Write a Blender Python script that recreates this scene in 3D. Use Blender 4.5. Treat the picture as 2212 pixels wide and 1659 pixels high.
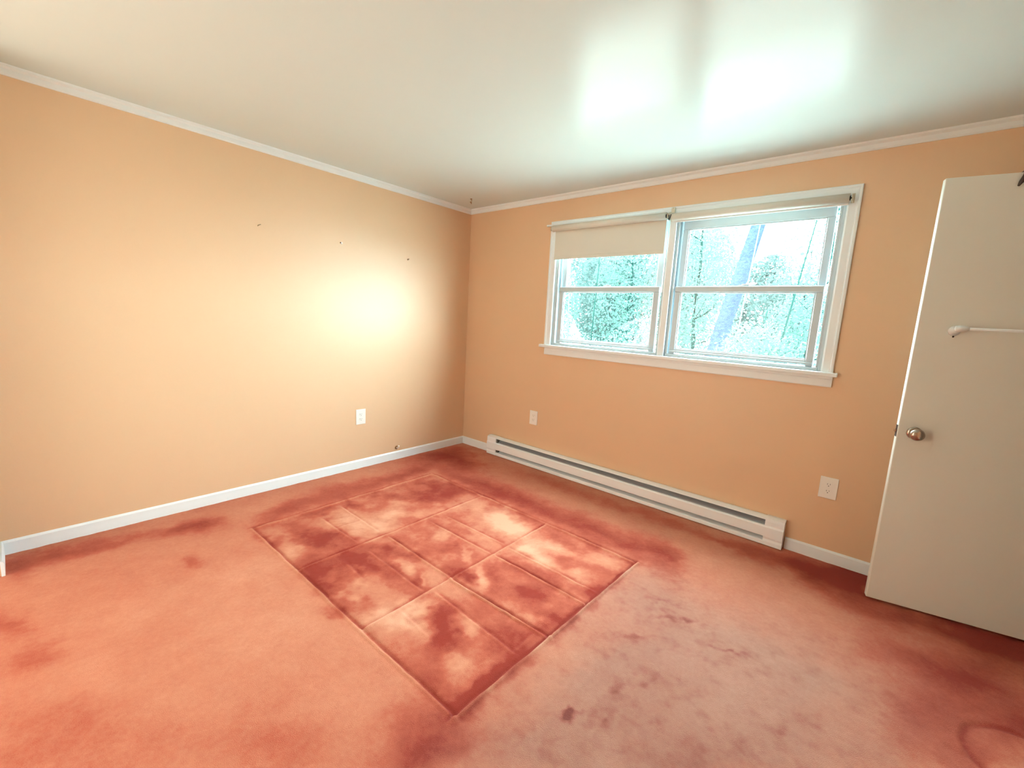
import bpy, bmesh, math, random
import numpy as np
from mathutils import Vector, Matrix
random.seed(7)
for o in list(bpy.data.objects):
    bpy.data.objects.remove(o)
S = bpy.context.scene
COL = S.collection
CEIL = 2.345          # ceiling height
RX, FY = 4.10, -3.165  # right wall, front wall plane

# ------------------------------------------------------------------ camera
cam = bpy.data.cameras.new('camera')
cam.sensor_fit = 'HORIZONTAL'
cam.sensor_width = 36.0
cam.lens = 936.24 / 2212 * 36.0
cam.clip_start = 0.02
cam.clip_end = 300
camo = bpy.data.objects.new('camera', cam)
COL.objects.link(camo)
right = Vector((0.756883, 0.651336, 0.053755))
down = Vector((0.138019, -0.078904, -0.987282))
fwd = Vector((-0.638811, 0.754676, -0.149618))
camo.matrix_world = Matrix(((right.x, -down.x, -fwd.x, 3.236),
                            (right.y, -down.y, -fwd.y, -3.069),
                            (right.z, -down.z, -fwd.z, 1.323),
                            (0, 0, 0, 1)))
S.camera = camo

# ------------------------------------------------------------------ light
SKY = 62.0
FILL = 148.0
w = bpy.data.worlds.new('sky')
S.world = w
w.use_nodes = True
bg = w.node_tree.nodes['Background']
bg.inputs[0].default_value = (0.74, 0.93, 1.0, 1)
bg.inputs[1].default_value = SKY


sun = bpy.data.lights.new('sun', 'SUN')
sun.energy = 40.0
sun.angle = 0.1
sun.color = (1.0, 0.97, 0.9)
suno = bpy.data.objects.new('sun', sun)
suno.rotation_euler = (math.radians(35), 0, math.radians(-35))
COL.objects.link(suno)
# added unseen fill panel behind the camera, bounced off the pale far wall
hl = bpy.data.lights.new('fill_light', 'AREA')
hl.shape = 'RECTANGLE'
hl.size = 1.4
hl.size_y = 1.8
hl.energy = FILL
hl.color = (0.93, 0.97, 1.0)
hlo = bpy.data.objects.new('fill_light', hl)
hlo.location = (0.85, -3.9, 1.2)
hlo.rotation_euler = (math.radians(-90), 0, 0)
COL.objects.link(hlo)

S.view_settings.view_transform = 'Standard'
S.view_settings.look = 'None'
S.view_settings.exposure = 0.0
S.view_settings.gamma = 1.0
S.view_settings.use_curve_mapping = False
S.cycles.use_denoising = True
S.cycles.max_bounces = 10
S.cycles.diffuse_bounces = 6
S.cycles.transparent_max_bounces = 24
S.cycles.caustics_reflective = False
S.cycles.caustics_refractive = False
S.cycles.sample_clamp_indirect = 8.0

# ------------------------------------------------------------------ helpers
def new_obj(name, data, parent=None, loc=None):
    o = bpy.data.objects.new(name, data)
    COL.objects.link(o)
    if parent is not None:
        o.parent = parent
    if loc is not None:
        o.location = loc
    return o


def world_loc(o):
    v = Vector((0, 0, 0))
    while o is not None:
        v += o.location
        o = o.parent
    return v


def obj(name, bm, mat, parent=None, smooth=False, base=None):
    """links a bmesh (drawn in world coordinates) as one object"""
    org = Vector(base) if base is not None else (world_loc(parent) if parent is not None else Vector((0, 0, 0)))
    me = bpy.data.meshes.new(name)
    bmesh.ops.recalc_face_normals(bm, faces=bm.faces)
    bm.to_mesh(me)
    bm.free()
    me.transform(Matrix.Translation(-org))
    me.materials.append(mat)
    if smooth:
        for p in me.polygons:
            p.use_smooth = True
    o = new_obj(name, me, parent)
    o.location = org - (world_loc(parent) if parent is not None else Vector((0, 0, 0)))
    return o


def empty(name, loc):
    return new_obj(name, None, None, loc)


def tag(o, label=None, cat=None, group=None, kind=None):
    if label:
        o['label'] = label
    if cat:
        o['category'] = cat
    if group:
        o['group'] = group
    if kind:
        o['kind'] = kind
    return o


def copy_tree(o, parent=None):
    c = o.copy()
    COL.objects.link(c)
    c.parent = parent
    for ch in list(o.children):
        copy_tree(ch, c)
    return c


def box(bm, x0, x1, y0, y1, z0, z1, bev=0.0, seg=1):
    t = bmesh.new()
    bmesh.ops.create_cube(t, size=1.0)
    for v in t.verts:
        v.co = Vector(((x0 + x1) / 2 + v.co.x * (x1 - x0), (y0 + y1) / 2 + v.co.y * (y1 - y0),
                       (z0 + z1) / 2 + v.co.z * (z1 - z0)))
    if bev > 0:
        bmesh.ops.bevel(t, geom=list(t.edges), offset=bev, segments=seg, affect='EDGES', profile=0.5)
    me = bpy.data.meshes.new('tmp')
    t.to_mesh(me)
    t.free()
    bm.from_mesh(me)
    bpy.data.meshes.remove(me)
    return bm


def B(*a, **k):
    return box(bmesh.new(), *a, **k)


def tube(bm, pts, r, n=12, caps=True):
    pts = [Vector(p) for p in pts]
    rr = r if isinstance(r, (list, tuple)) else [r] * len(pts)
    rings = []
    for i, p in enumerate(pts):
        d = (pts[min(i + 1, len(pts) - 1)] - pts[max(i - 1, 0)]).normalized()
        a = d.cross(Vector((0, 0, 1)))
        if a.length < 1e-3:
            a = d.cross(Vector((0, 1, 0)))
        a.normalize()
        b = d.cross(a)
        rings.append([bm.verts.new(p + (a * math.cos(2 * math.pi * k / n) + b * math.sin(2 * math.pi * k / n)) * rr[i])
                      for k in range(n)])
    for q in range(len(rings) - 1):
        for k in range(n):
            bm.faces.new((rings[q][k], rings[q][(k + 1) % n], rings[q + 1][(k + 1) % n], rings[q + 1][k]))
    if caps:
        bm.faces.new(rings[0])
        bm.faces.new(rings[-1])
    return bm


def lathe(bm, prof, axis='z', origin=(0, 0, 0), n=24, direction=1):
    """prof: list of (radius, height)"""
    org = Vector(origin)
    rings = []
    for r, h in prof:
        ring = []
        for k in range(n):
            a = 2 * math.pi * k / n
            c, s = max(r, 1e-5) * math.cos(a), max(r, 1e-5) * math.sin(a)
            h2 = h * direction
            v = {'z': Vector((c, s, h2)), 'y': Vector((c, h2, s)), 'x': Vector((h2, c, s))}[axis]
            ring.append(bm.verts.new(org + v))
        rings.append(ring)
    for q in range(len(rings) - 1):
        for k in range(n):
            bm.faces.new((rings[q][k], rings[q][(k + 1) % n], rings[q + 1][(k + 1) % n], rings[q + 1][k]))
    bm.faces.new(rings[0])
    bm.faces.new(rings[-1])
    return bm


def prism(bm, prof, fn, t0, t1, m0=0.0, m1=0.0):
    """extrudes profile points (a, b) from t0 to t1; m0/m1 mitre the ends by a*m; fn(t, a, b) -> xyz"""
    r0 = [bm.verts.new(fn(t0 + m0 * a, a, b)) for a, b in prof]
    r1 = [bm.verts.new(fn(t1 + m1 * a, a, b)) for a, b in prof]
    n = len(prof)
    for k in range(n):
        bm.faces.new((r0[k], r0[(k + 1) % n], r1[(k + 1) % n], r1[k]))
    bm.faces.new(r0)
    bm.faces.new(r1)
    return bm


# ------------------------------------------------------------------ materials
def mat(name, col, rough=0.5, metal=0.0, spec=0.5, bump=None, var=0.0, varscale=3.0):
    m = bpy.data.materials.new(name)
    m.use_nodes = True
    nt = m.node_tree
    p = nt.nodes['Principled BSDF']
    p.inputs['Base Color'].default_value = (*col, 1)
    p.inputs['Roughness'].default_value = rough
    p.inputs['Metallic'].default_value = metal
    p.inputs['Specular IOR Level'].default_value = spec
    tc = nt.nodes.new('ShaderNodeTexCoord')
    if var > 0:
        no = nt.nodes.new('ShaderNodeTexNoise')
        no.inputs['Scale'].default_value = varscale
        no.inputs['Detail'].default_value = 4
        nt.links.new(tc.outputs['Object'], no.inputs['Vector'])
        mx = nt.nodes.new('ShaderNodeMix')
        mx.data_type = 'RGBA'
        mx.inputs[6].default_value = (*[c * (1 - var) for c in col], 1)
        mx.inputs[7].default_value = (*[min(1, c * (1 + var)) for c in col], 1)
        nt.links.new(no.outputs['Fac'], mx.inputs[0])
        nt.links.new(mx.outputs[2], p.inputs['Base Color'])
    if bump:
        sc, st, dist = bump
        no = nt.nodes.new('ShaderNodeTexNoise')
        no.inputs['Scale'].default_value = sc
        no.inputs['Detail'].default_value = 3
        nt.links.new(tc.outputs['Object'], no.inputs['Vector'])
        b = nt.nodes.new('ShaderNodeBump')
        b.inputs['Strength'].default_value = st
        b.inputs['Distance'].default_value = dist
        nt.links.new(no.outputs['Fac'], b.inputs['Height'])
        nt.links.new(b.outputs[0], p.inputs['Normal'])
    return m


M = {}
M['paint'] = mat('peach_wall_paint', (0.71, 0.475, 0.30), 0.42, spec=0.4, bump=(140, 0.12, 0.002), var=0.03, varscale=1.5)
M['ceiling'] = mat('ceiling_paint', (0.69, 0.785, 0.78), 0.22, spec=0.13, bump=(5, 0.08, 0.01))
M['hall'] = mat('hall_paint', (0.80, 0.76, 0.68), 0.6)
M['trim'] = mat('white_trim_paint', (0.82, 0.875, 0.895), 0.35, var=0.02, varscale=9)
M['vinyl'] = mat('window_vinyl', (0.54, 0.63, 0.67), 0.35)
M['gasket'] = mat('dark_gasket', (0.10, 0.11, 0.11), 0.6)
M['door'] = mat('door_paint', (0.77, 0.78, 0.72), 0.42, var=0.02, varscale=2)
M['nickel'] = mat('satin_nickel', (0.50, 0.43, 0.37), 0.22, metal=1.0)
M['brown_metal'] = mat('dark_brown_metal', (0.06, 0.035, 0.03), 0.45, metal=0.4)
M['black_metal'] = mat('black_metal', (0.02, 0.02, 0.018), 0.5)
M['bracket'] = mat('cream_bracket', (0.66, 0.62, 0.50), 0.4)
M['shade'] = mat('shade_cloth', (0.72, 0.72, 0.65), 0.75, spec=0.2, bump=(400, 0.15, 0.001))
M['heater'] = mat('heater_enamel', (0.89, 0.93, 0.95), 0.32)
M['louvre'] = mat('louvre_grey', (0.30, 0.32, 0.34), 0.45, metal=0.2)
M['fin'] = mat('heater_fins', (0.24, 0.25, 0.26), 0.45, metal=0.3)
M['plate'] = mat('outlet_plastic', (0.86, 0.84, 0.79), 0.35)
M['slot'] = mat('outlet_slot', (0.10, 0.09, 0.08), 0.7)
M['brass'] = mat('old_brass', (0.30, 0.17, 0.07), 0.4, metal=0.8)
M['steel'] = mat('nail_steel', (0.35, 0.28, 0.18), 0.4, metal=0.7)
M['bark'] = mat('bluish_bark', (0.013, 0.019, 0.032), 0.9, spec=0.0, bump=(18, 0.8, 0.05), var=0.5, varscale=14)
M['sapling'] = mat('sapling_bark', (0.005, 0.015, 0.013), 0.9, spec=0.0, var=0.4, varscale=10)
M['palebark'] = mat('pale_bark', (0.03, 0.04, 0.04), 0.9, spec=0.0, var=0.3, varscale=12)
M['earth'] = mat('leaf_litter_ground', (0.40, 0.46, 0.44), 0.95, spec=0.0, var=0.4, varscale=1.2)


def leaf_mat(name, col):
    m = bpy.data.materials.new(name)
    m.use_nodes = True
    nt = m.node_tree
    nt.nodes.clear()
    out = nt.nodes.new('ShaderNodeOutputMaterial')
    d = nt.nodes.new('ShaderNodeBsdfDiffuse')
    t = nt.nodes.new('ShaderNodeBsdfTranslucent')
    mx = nt.nodes.new('ShaderNodeMixShader')
    gi = nt.nodes.new('ShaderNodeTexNoise')
    gi.inputs['Scale'].default_value = 2.5
    gi.inputs['Detail'].default_value = 5
    tc = nt.nodes.new('ShaderNodeTexCoord')
    nt.links.new(tc.outputs['Object'], gi.inputs['Vector'])
    c = nt.nodes.new('ShaderNodeMix')
    c.data_type = 'RGBA'
    c.inputs[6].default_value = (*[v * 0.7 for v in col], 1)
    c.inputs[7].default_value = (*[min(0.9, v * 1.5) for v in col], 1)
    nt.links.new(gi.outputs['Fac'], c.inputs[0])
    for s in (d, t):
        nt.links.new(c.outputs[2], s.inputs['Color'])
    mx.inputs[0].default_value = 0.45
    nt.links.new(d.outputs[0], mx.inputs[1])
    nt.links.new(t.outputs[0], mx.inputs[2])
    nt.links.new(mx.outputs[0], out.inputs[0])
    return m


M['leaf_a'] = leaf_mat('mint_leaf', (0.034, 0.064, 0.054))
M['leaf_b'] = leaf_mat('pale_leaf', (0.036, 0.060, 0.054))
M['leaf_d'] = leaf_mat('far_leaf', (0.030, 0.049, 0.046))
M['leaf_c'] = leaf_mat('deep_leaf', (0.030, 0.060, 0.050))


def glass_mat():
    m = bpy.data.materials.new('window_glass')
    m.use_nodes = True
    nt = m.node_tree
    nt.nodes.clear()
    out = nt.nodes.new('ShaderNodeOutputMaterial')
    t = nt.nodes.new('ShaderNodeBsdfTransparent')
    t.inputs[0].default_value = (0.95, 0.985, 0.97, 1)
    g = nt.nodes.new('ShaderNodeBsdfGlossy')
    g.inputs['Roughness'].default_value = 0.02
    f = nt.nodes.new('ShaderNodeLayerWeight')       # facing is the same from both sides of the pane
    pw = nt.nodes.new('ShaderNodeMath')
    pw.operation = 'POWER'
    pw.inputs[1].default_value = 5.0
    sc = nt.nodes.new('ShaderNodeMath')
    sc.operation = 'MULTIPLY_ADD'
    sc.inputs[1].default_value = 0.6
    sc.inputs[2].default_value = 0.025
    f.inputs[0].default_value = 0.5
    nt.links.new(f.outputs['Facing'], pw.inputs[0])
    nt.links.new(pw.outputs[0], sc.inputs[0])
    mx = nt.nodes.new('ShaderNodeMixShader')
    nt.links.new(sc.outputs[0], mx.inputs[0])
    nt.links.new(t.outputs[0], mx.inputs[1])
    nt.links.new(g.outputs[0], mx.inputs[2])
    nt.links.new(mx.outputs[0], out.inputs[0])
    return m


M['glass'] = glass_mat()


def carpet_mat():
    m = bpy.data.materials.new('carpet_pile')
    m.use_nodes = True
    nt = m.node_tree
    p = nt.nodes['Principled BSDF']
    p.inputs['Roughness'].default_value = 0.95
    p.inputs['Specular IOR Level'].default_value = 0.1
    p.inputs['Sheen Weight'].default_value = 0.05
    p.inputs['Sheen Roughness'].default_value = 0.6
    p.inputs['Sheen Tint'].default_value = (1.0, 0.75, 0.65, 1)
    at = nt.nodes.new('ShaderNodeAttribute')
    at.attribute_name = 'pile_shade'
    so = nt.nodes.new('ShaderNodeAttribute')
    so.attribute_name = 'soil'
    tc = nt.nodes.new('ShaderNodeTexCoord')
    n1 = nt.nodes.new('ShaderNodeTexNoise')
    n1.inputs['Scale'].default_value = 400
    n1.inputs['Detail'].default_value = 2
    n2 = nt.nodes.new('ShaderNodeTexNoise')
    n2.inputs['Scale'].default_value = 55
    n2.inputs['Detail'].default_value = 4
    for n in (n1, n2):
        nt.links.new(tc.outputs['Object'], n.inputs['Vector'])

    def math_node(op, a, b):
        x = nt.nodes.new('ShaderNodeMath')
        x.operation = op
        for i, v in enumerate((a, b)):
            if isinstance(v, (int, float)):
                x.inputs[i].default_value = v
            else:
                nt.links.new(v, x.inputs[i])
        return x.outputs[0]
    f1 = math_node('MULTIPLY', math_node('SUBTRACT', n1.outputs['Fac'], 0.5), 0.35)
    f2 = math_node('MULTIPLY', math_node('SUBTRACT', n2.outputs['Fac'], 0.5), 0.22)
    fac = math_node('ADD', math_node('ADD', at.outputs['Fac'], f1), f2)
    cr = nt.nodes.new('ShaderNodeValToRGB')
    e = cr.color_ramp.elements
    e[0].position = 0.0
    e[0].color = (0.68, 0.33, 0.215, 1)
    e[1].position = 1.0
    e[1].color = (0.25, 0.028, 0.018, 1)
    k = e.new(0.35)
    k.color = (0.54, 0.205, 0.125, 1)
    k = e.new(0.65)
    k.color = (0.42, 0.098, 0.058, 1)
    nt.links.new(fac, cr.inputs[0])
    mx = nt.nodes.new('ShaderNodeMix')
    mx.data_type = 'RGBA'
    nt.links.new(math_node('MULTIPLY', so.outputs['Fac'], 0.7), mx.inputs[0])
    nt.links.new(cr.outputs[0], mx.inputs[6])
    hs = nt.nodes.new('ShaderNodeHueSaturation')
    hs.inputs['Hue'].default_value = 0.506
    hs.inputs['Saturation'].default_value = 0.72
    hs.inputs['Value'].default_value = 0.58
    nt.links.new(cr.outputs[0], hs.inputs['Color'])
    nt.links.new(hs.outputs[0], mx.inputs[7])
    nt.links.new(mx.outputs[2], p.inputs['Base Color'])
    b = nt.nodes.new('ShaderNodeBump')
    b.inputs['Strength'].default_value = 0.5
    b.inputs['Distance'].default_value = 0.006
    nt.links.new(math_node('ADD', n1.outputs['Fac'], math_node('MULTIPLY', n2.outputs['Fac'], 0.25)), b.inputs['Height'])
    nt.links.new(b.outputs[0], p.inputs['Normal'])
    return m


M['carpet'] = carpet_mat()

# ------------------------------------------------------------------ room shell
WT = 0.10
HY = -5.6     # back of the space behind the camera
def struct(name, bm, m, parent=None, label=None):
    o = obj(name, bm, m, parent)
    if parent is None:
        o['kind'] = 'structure'
    if label:
        o['label'] = label
    return o


struct('wall_left', B(-WT, 0, HY, WT, -0.02, CEIL), M['paint'], label='long peach painted wall on the left with three nail marks')
OX0, OX1, OZ0, OZ1 = 1.035, 2.985, 1.10, 2.09   # rough window opening
bm = bmesh.new()
box(bm, 0, OX0, 0, WT, -0.02, CEIL)
box(bm, OX1, RX + 0.9, 0, WT, -0.02, CEIL)
box(bm, OX0, OX1, 0, WT, -0.02, OZ0)
box(bm, OX0, OX1, 0, WT, OZ1, CEIL)
struct('wall_back', bm, M['paint'], label='orange painted window wall above the electric heater')
bm = bmesh.new()
box(bm, RX, RX + 0.1, -0.10, 0, -0.02, CEIL)
box(bm, RX, RX + 0.1, HY, -0.93, -0.02, CEIL)
box(bm, RX, RX + 0.1, -0.93, -0.10, 2.06, CEIL)
struct('wall_right', bm, M['paint'])
struct('wall_sky_block', B(RX + 0.8, RX + 0.9, HY, 0, -0.02, CEIL), M['hall'])  # added unseen wall, stops sky light leaking in through the doorway
struct('wall_front', B(-0.001, 0.25, FY - 0.12, FY, 0, CEIL), M['paint'])
struct('wall_front', B(2.3, RX, FY - 0.12, FY, 0, CEIL), M['paint'])  # added unseen piece, keeps the fill off the right side of the room
struct('wall_hall', B(-WT, RX + 0.9, HY - 0.1, HY, -0.02, CEIL), M['hall'])
struct('ceiling', B(-WT, RX + 0.9, HY - 0.1, WT, CEIL, CEIL + 0.12), M['ceiling'], label='glossy off-white ceiling')
floor = struct('floor', B(-WT, RX + 0.9, HY - 0.1, WT, -0.12, -0.02), M['earth'])

# ------------------------------------------------------------------ carpet with the imprint of a bed base
GX0, GX1, GY0, GY1, GD = -0.0, RX, -3.3, 0.0, 0.006
nx = int(round((GX1 - GX0) / GD)) + 1
ny = int(round((GY1 - GY0) / GD)) + 1
xs = np.linspace(GX0, GX1, nx)
ys = np.linspace(GY0, GY1, ny)
X, Y = np.meshgrid(xs, ys)
rng = np.random.default_rng(11)


def vnoise(cell):
    """smooth value noise in [-1, 1] with the given cell size in metres"""
    gx = int((GX1 - GX0) / cell) + 4
    gy = int((GY1 - GY0) / cell) + 4
    g = rng.uniform(-1, 1, (gy, gx))
    u = (X - GX0) / cell
    v = (Y - GY0) / cell
    iu = u.astype(int)
    iv = v.astype(int)
    fu = u - iu
    fv = v - iv
    fu = fu * fu * (3 - 2 * fu)
    fv = fv * fv * (3 - 2 * fv)
    a = g[iv, iu] * (1 - fu) + g[iv, iu + 1] * fu
    b = g[iv + 1, iu] * (1 - fu) + g[iv + 1, iu + 1] * fu
    return a * (1 - fv) + b * fv


def fbm(cell, n=4):
    r = 0
    for i in range(n):
        r = r + vnoise(cell / 2 ** i) * 0.5 ** i
    return r / 1.5


WX = X + 0.050 * fbm(0.13, 4) + 0.018 * fbm(0.035, 3)
WY = Y + 0.050 * fbm(0.13, 4) + 0.018 * fbm(0.035, 3)


def splat(blobs, wx, wy):
    r = np.zeros_like(X)
    for cx, cy, sxx, sxy, syy, amp in blobs:
        det = max(sxx * syy - sxy * sxy, 1e-9)
        dx = wx - cx
        dy = wy - cy
        q = (syy * dx * dx - 2 * sxy * dx * dy + sxx * dy * dy) / det
        r += amp * np.exp(-0.5 * np.minimum(q, 40) ** 1.15)
    return r


PILE_SHADE = [  # carpet lay and wear, plus painted shade at the door and heater
[0.29174,-2.41303,0.00879,0.00097,0.00637,0.6],[0.67678,-2.51679,0.00241,0.00094,0.00134,0.3],[0.4158,-2.00707,0.00837,-0.00609,0.02502,0.4],
[0.37773,-1.71594,0.01478,-0.00796,0.03435,0.4],[0.38881,-1.40222,0.01096,-0.00825,0.04636,0.35],[0.41256,-1.1329,0.0092,-0.00759,0.04383,0.35],
[0.34757,-0.83329,0.00464,-0.00462,0.02601,0.28],[0.16464,-0.50573,0.01237,0.00162,0.05629,0.45],[0.45078,-0.47253,0.04991,-0.0049,0.01404,0.5],
[0.34642,-0.28847,0.04001,-0.01399,0.01614,0.3],[0.78446,-0.7255,0.05756,-0.00796,0.00601,0.42],[1.04921,-0.67566,0.05789,-0.01051,0.00982,0.42],
[1.38789,-0.6877,0.06165,-0.01376,0.01235,0.45],[1.67618,-0.68643,0.04784,-0.01265,0.01539,0.42],[2.00761,-0.696,0.03874,-0.00965,0.01324,0.52],
[2.28505,-0.65236,0.01736,-0.00262,0.01357,0.5],[2.44796,-0.66803,0.00837,-0.01083,0.02575,0.3],[0.15123,-2.98463,0.00379,0.00071,0.01912,0.42],
[0.23422,-3.11251,0.01464,0.00107,0.00207,0.3],[0.21487,-2.79891,0.00239,0.00073,0.01573,0.25],[0.23911,-2.5665,0.00218,0.00046,0.0125,0.2],
[0.73176,-3.14683,0.0156,0.0017,0.00182,0.35],[1.02985,-3.10574,0.00432,0.00055,0.00568,0.3],[1.46731,-3.05129,0.01323,0.00458,0.00922,0.22],
[1.71125,-2.88136,0.01425,0.01215,0.01869,0.15],[1.98865,-2.61832,0.01051,0.00608,0.00728,0.18],[2.26475,-2.30326,0.00541,0.00052,0.00761,0.45],
[2.37501,-2.26231,0.00394,0.00196,0.00682,0.38],[1.71659,-2.59714,0.02271,0.00383,0.00384,0.08],[3.1502,-0.12928,0.02365,0.00127,0.0168,0.6],
[3.29777,-0.16499,0.00458,0.00232,0.03511,0.7],[3.12111,-0.27256,0.0085,-0.00349,0.01631,0.3],[2.83378,-0.196,0.0218,0.00185,0.00476,0.4],
[2.45881,-0.21879,0.06738,0.00609,0.00378,0.25],[1.99673,-0.20904,0.09842,0.00775,0.00389,0.22],[1.34439,-0.21314,0.10992,0.00715,0.00384,0.22],
[3.44799,-0.3695,0.00806,0.00172,0.00755,0.6],[3.6616,-0.29147,0.01156,0.00378,0.0091,0.65],[3.82433,-0.27341,0.00814,0.00432,0.01278,0.75],
[3.69646,-0.65695,0.01447,0.00713,0.02606,0.6],[3.48927,-0.693,0.01733,0.00465,0.01922,0.36],[3.54151,-1.02814,0.01049,0.00571,0.01908,0.42],
[3.75534,-0.84901,0.00383,0.00465,0.01141,0.5],[3.65578,-1.12285,0.012,0.01185,0.0158,0.3],[3.17151,-1.4967,0.0329,0.02982,0.03751,0.05],
[0.65611,-2.18905,0.00601,-0.00015,0.00048,0.35],[0.8357,-1.93551,0.01307,-0.0017,0.00565,0.42],[1.04098,-2.12164,0.01544,-0.00151,0.00292,0.38],
[0.67242,-1.82721,0.00436,0.00113,0.00296,0.2],[0.93005,-2.12274,0.00425,-0.00076,0.0014,-0.5],[0.76353,-2.09149,0.00255,-0.00041,0.00083,-0.35],
[0.71405,-1.72435,0.00496,-0.0019,0.02124,-0.5],[0.94558,-1.66416,0.01582,0.00394,0.00509,-0.55],[0.90376,-1.5197,0.00529,0.00224,0.01331,-0.45],
[0.82393,-1.37457,0.00287,1e-05,0.01199,-0.3],[0.93843,-1.78513,0.00886,0.00018,0.00164,-0.4],[1.02241,-1.56398,0.00384,0.00114,0.00321,-0.3],
[0.81852,-1.04175,0.02769,0.01305,0.02912,0.25],[0.75062,-1.24422,0.00578,0.00226,0.00549,0.22],[0.61433,-1.60368,0.01053,-0.00018,0.00104,0.4],
[1.09576,-1.1878,0.00314,-0.00147,0.01546,-0.1],[1.24458,-1.95653,0.01169,0.00081,0.00241,0.32],[1.29723,-2.13826,0.00963,-0.00042,0.00179,0.45],
[1.48745,-2.11586,0.00164,-0.0002,0.00081,-0.55],[1.42763,-2.0221,0.00097,-0.00015,0.0005,-0.35],[1.60343,-2.21162,0.00489,-3e-05,0.00108,0.45],
[1.7132,-2.14379,0.00106,0.00057,0.00371,-0.3],[1.33086,-1.89931,0.01181,0.00161,0.00206,0.28],[1.29388,-1.73724,0.00976,0.00203,0.00227,0.38],
[1.46262,-1.78264,0.00654,-0.00287,0.00212,-0.5],[1.58089,-1.81636,0.0047,0.00011,0.0014,0.42],[1.63545,-1.79453,0.00298,-0.00144,0.0008,-0.4],
[1.43853,-1.49834,0.01321,0.0029,0.0056,0.32],[1.3371,-1.40518,0.00402,-0.00242,0.00311,-0.5],[1.60322,-1.48622,0.00749,-0.00458,0.0033,-0.35],
[1.69348,-1.6196,0.00831,0.00112,0.00157,0.34],[1.28222,-1.54545,0.00675,0.00046,0.00119,-0.25],[1.45128,-1.00964,0.01464,-0.00194,0.00552,-0.6],
[1.61133,-1.04514,0.01339,-0.00124,0.00494,-0.55],[1.24841,-0.93337,0.00743,0.00275,0.00854,-0.15],[1.51154,-0.86403,0.01334,0.00018,0.00188,0.15],
[1.43875,-1.25468,0.01446,0.00156,0.00146,-0.2],[1.72646,-2.07247,0.00386,0.00113,0.00289,-0.38],[1.82445,-1.99621,0.00769,-0.00153,0.00145,-0.42],
[1.79383,-1.93527,0.0009,0.00024,0.0025,-0.35],[1.94903,-1.92231,0.008,-0.00144,0.00446,0.42],[2.015,-2.01047,0.00256,-0.00096,0.00194,0.35],
[2.04672,-1.86583,0.00355,-5e-05,0.00189,-0.65],[2.13636,-2.01839,0.00106,0.00035,0.00096,-0.3],[2.06215,-2.08421,0.00428,0.00025,0.00101,0.18],
[2.19958,-1.80351,0.00621,0.00063,0.00283,0.3],[2.30512,-1.98674,0.00128,-0.00038,0.00815,0.55],[2.29593,-2.11884,0.00096,-0.0002,0.00357,0.6],
[2.30995,-1.85903,0.00119,-0.00037,0.00508,0.42],[2.14792,-2.15306,0.00489,-0.00017,0.00127,0.25],[1.90967,-2.14915,0.00503,0.00032,0.00102,0.08],
[1.81036,-1.54783,0.00391,-0.00237,0.00238,-0.55],[1.77719,-1.59917,0.0016,-0.00043,0.00154,0.35],[2.10039,-1.52416,0.01162,0.00195,0.00245,0.25],
[2.28457,-1.58994,0.0015,0.00081,0.00997,0.38],[2.20907,-1.60983,0.00259,0.00172,0.00281,-0.22],[1.94823,-1.52124,0.00619,0.00077,0.00146,0.15],
[1.78527,-1.1739,0.00285,0.0011,0.00344,-0.6],[1.93261,-1.17983,0.00861,0.00043,0.00219,-0.52],[1.96677,-1.04446,0.01242,0.00111,0.00163,-0.4],
[2.19266,-1.15777,0.0056,0.00126,0.00419,-0.3],[1.8755,-0.92087,0.01708,-0.00218,0.00185,0.2],[2.23391,-0.93712,0.00775,-0.00185,0.00226,-0.15],
[2.34157,-1.28185,0.00053,-0.0003,0.01425,0.38],[2.34671,-1.52839,0.00052,-0.00021,0.00564,0.45],[2.33219,-1.04541,0.00036,-0.00027,0.00885,0.3]]
SOIL = [
[2.74907,-1.23218,0.18765,0.08355,0.14753,0.75],[2.69125,-1.76537,0.06778,0.07,0.13098,0.8],[3.13957,-1.28157,0.09981,0.05694,0.09656,0.55],
[2.70053,-2.02437,0.04392,0.03697,0.04204,0.6],[3.12754,-1.62137,0.06704,0.06077,0.07057,0.55],[2.49099,-1.02659,0.02518,-0.00243,0.0273,0.45]]
SPECK = [
[2.59387,-1.88396,0.00082,0.00017,0.00112,0.8],[2.59119,-1.92324,0.00024,0.00012,0.00075,0.6],[2.70161,-1.15543,0.00584,0.00266,0.00194,0.6],
[2.58578,-1.1109,0.00083,0.00023,0.00171,0.5],[2.5963,-1.41346,0.00272,0.00138,0.00139,0.4],[2.95945,-1.18179,0.00074,0.00015,0.00026,0.6],
[2.89174,-1.19801,0.00255,0.00099,0.00049,0.4],[2.68532,-1.71832,0.00033,0.00012,0.00105,0.4],[2.69083,-1.86364,0.00028,0.00048,0.00166,0.4],
[2.74245,-1.60766,0.00051,0.00085,0.00198,0.3],[2.88443,-1.52688,0.00134,0.00153,0.0028,0.2],[2.5929,-2.04535,0.00032,0.00023,0.00032,0.3],
[3.14225,-1.47998,0.00138,0.00119,0.00184,0.25]]


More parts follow.
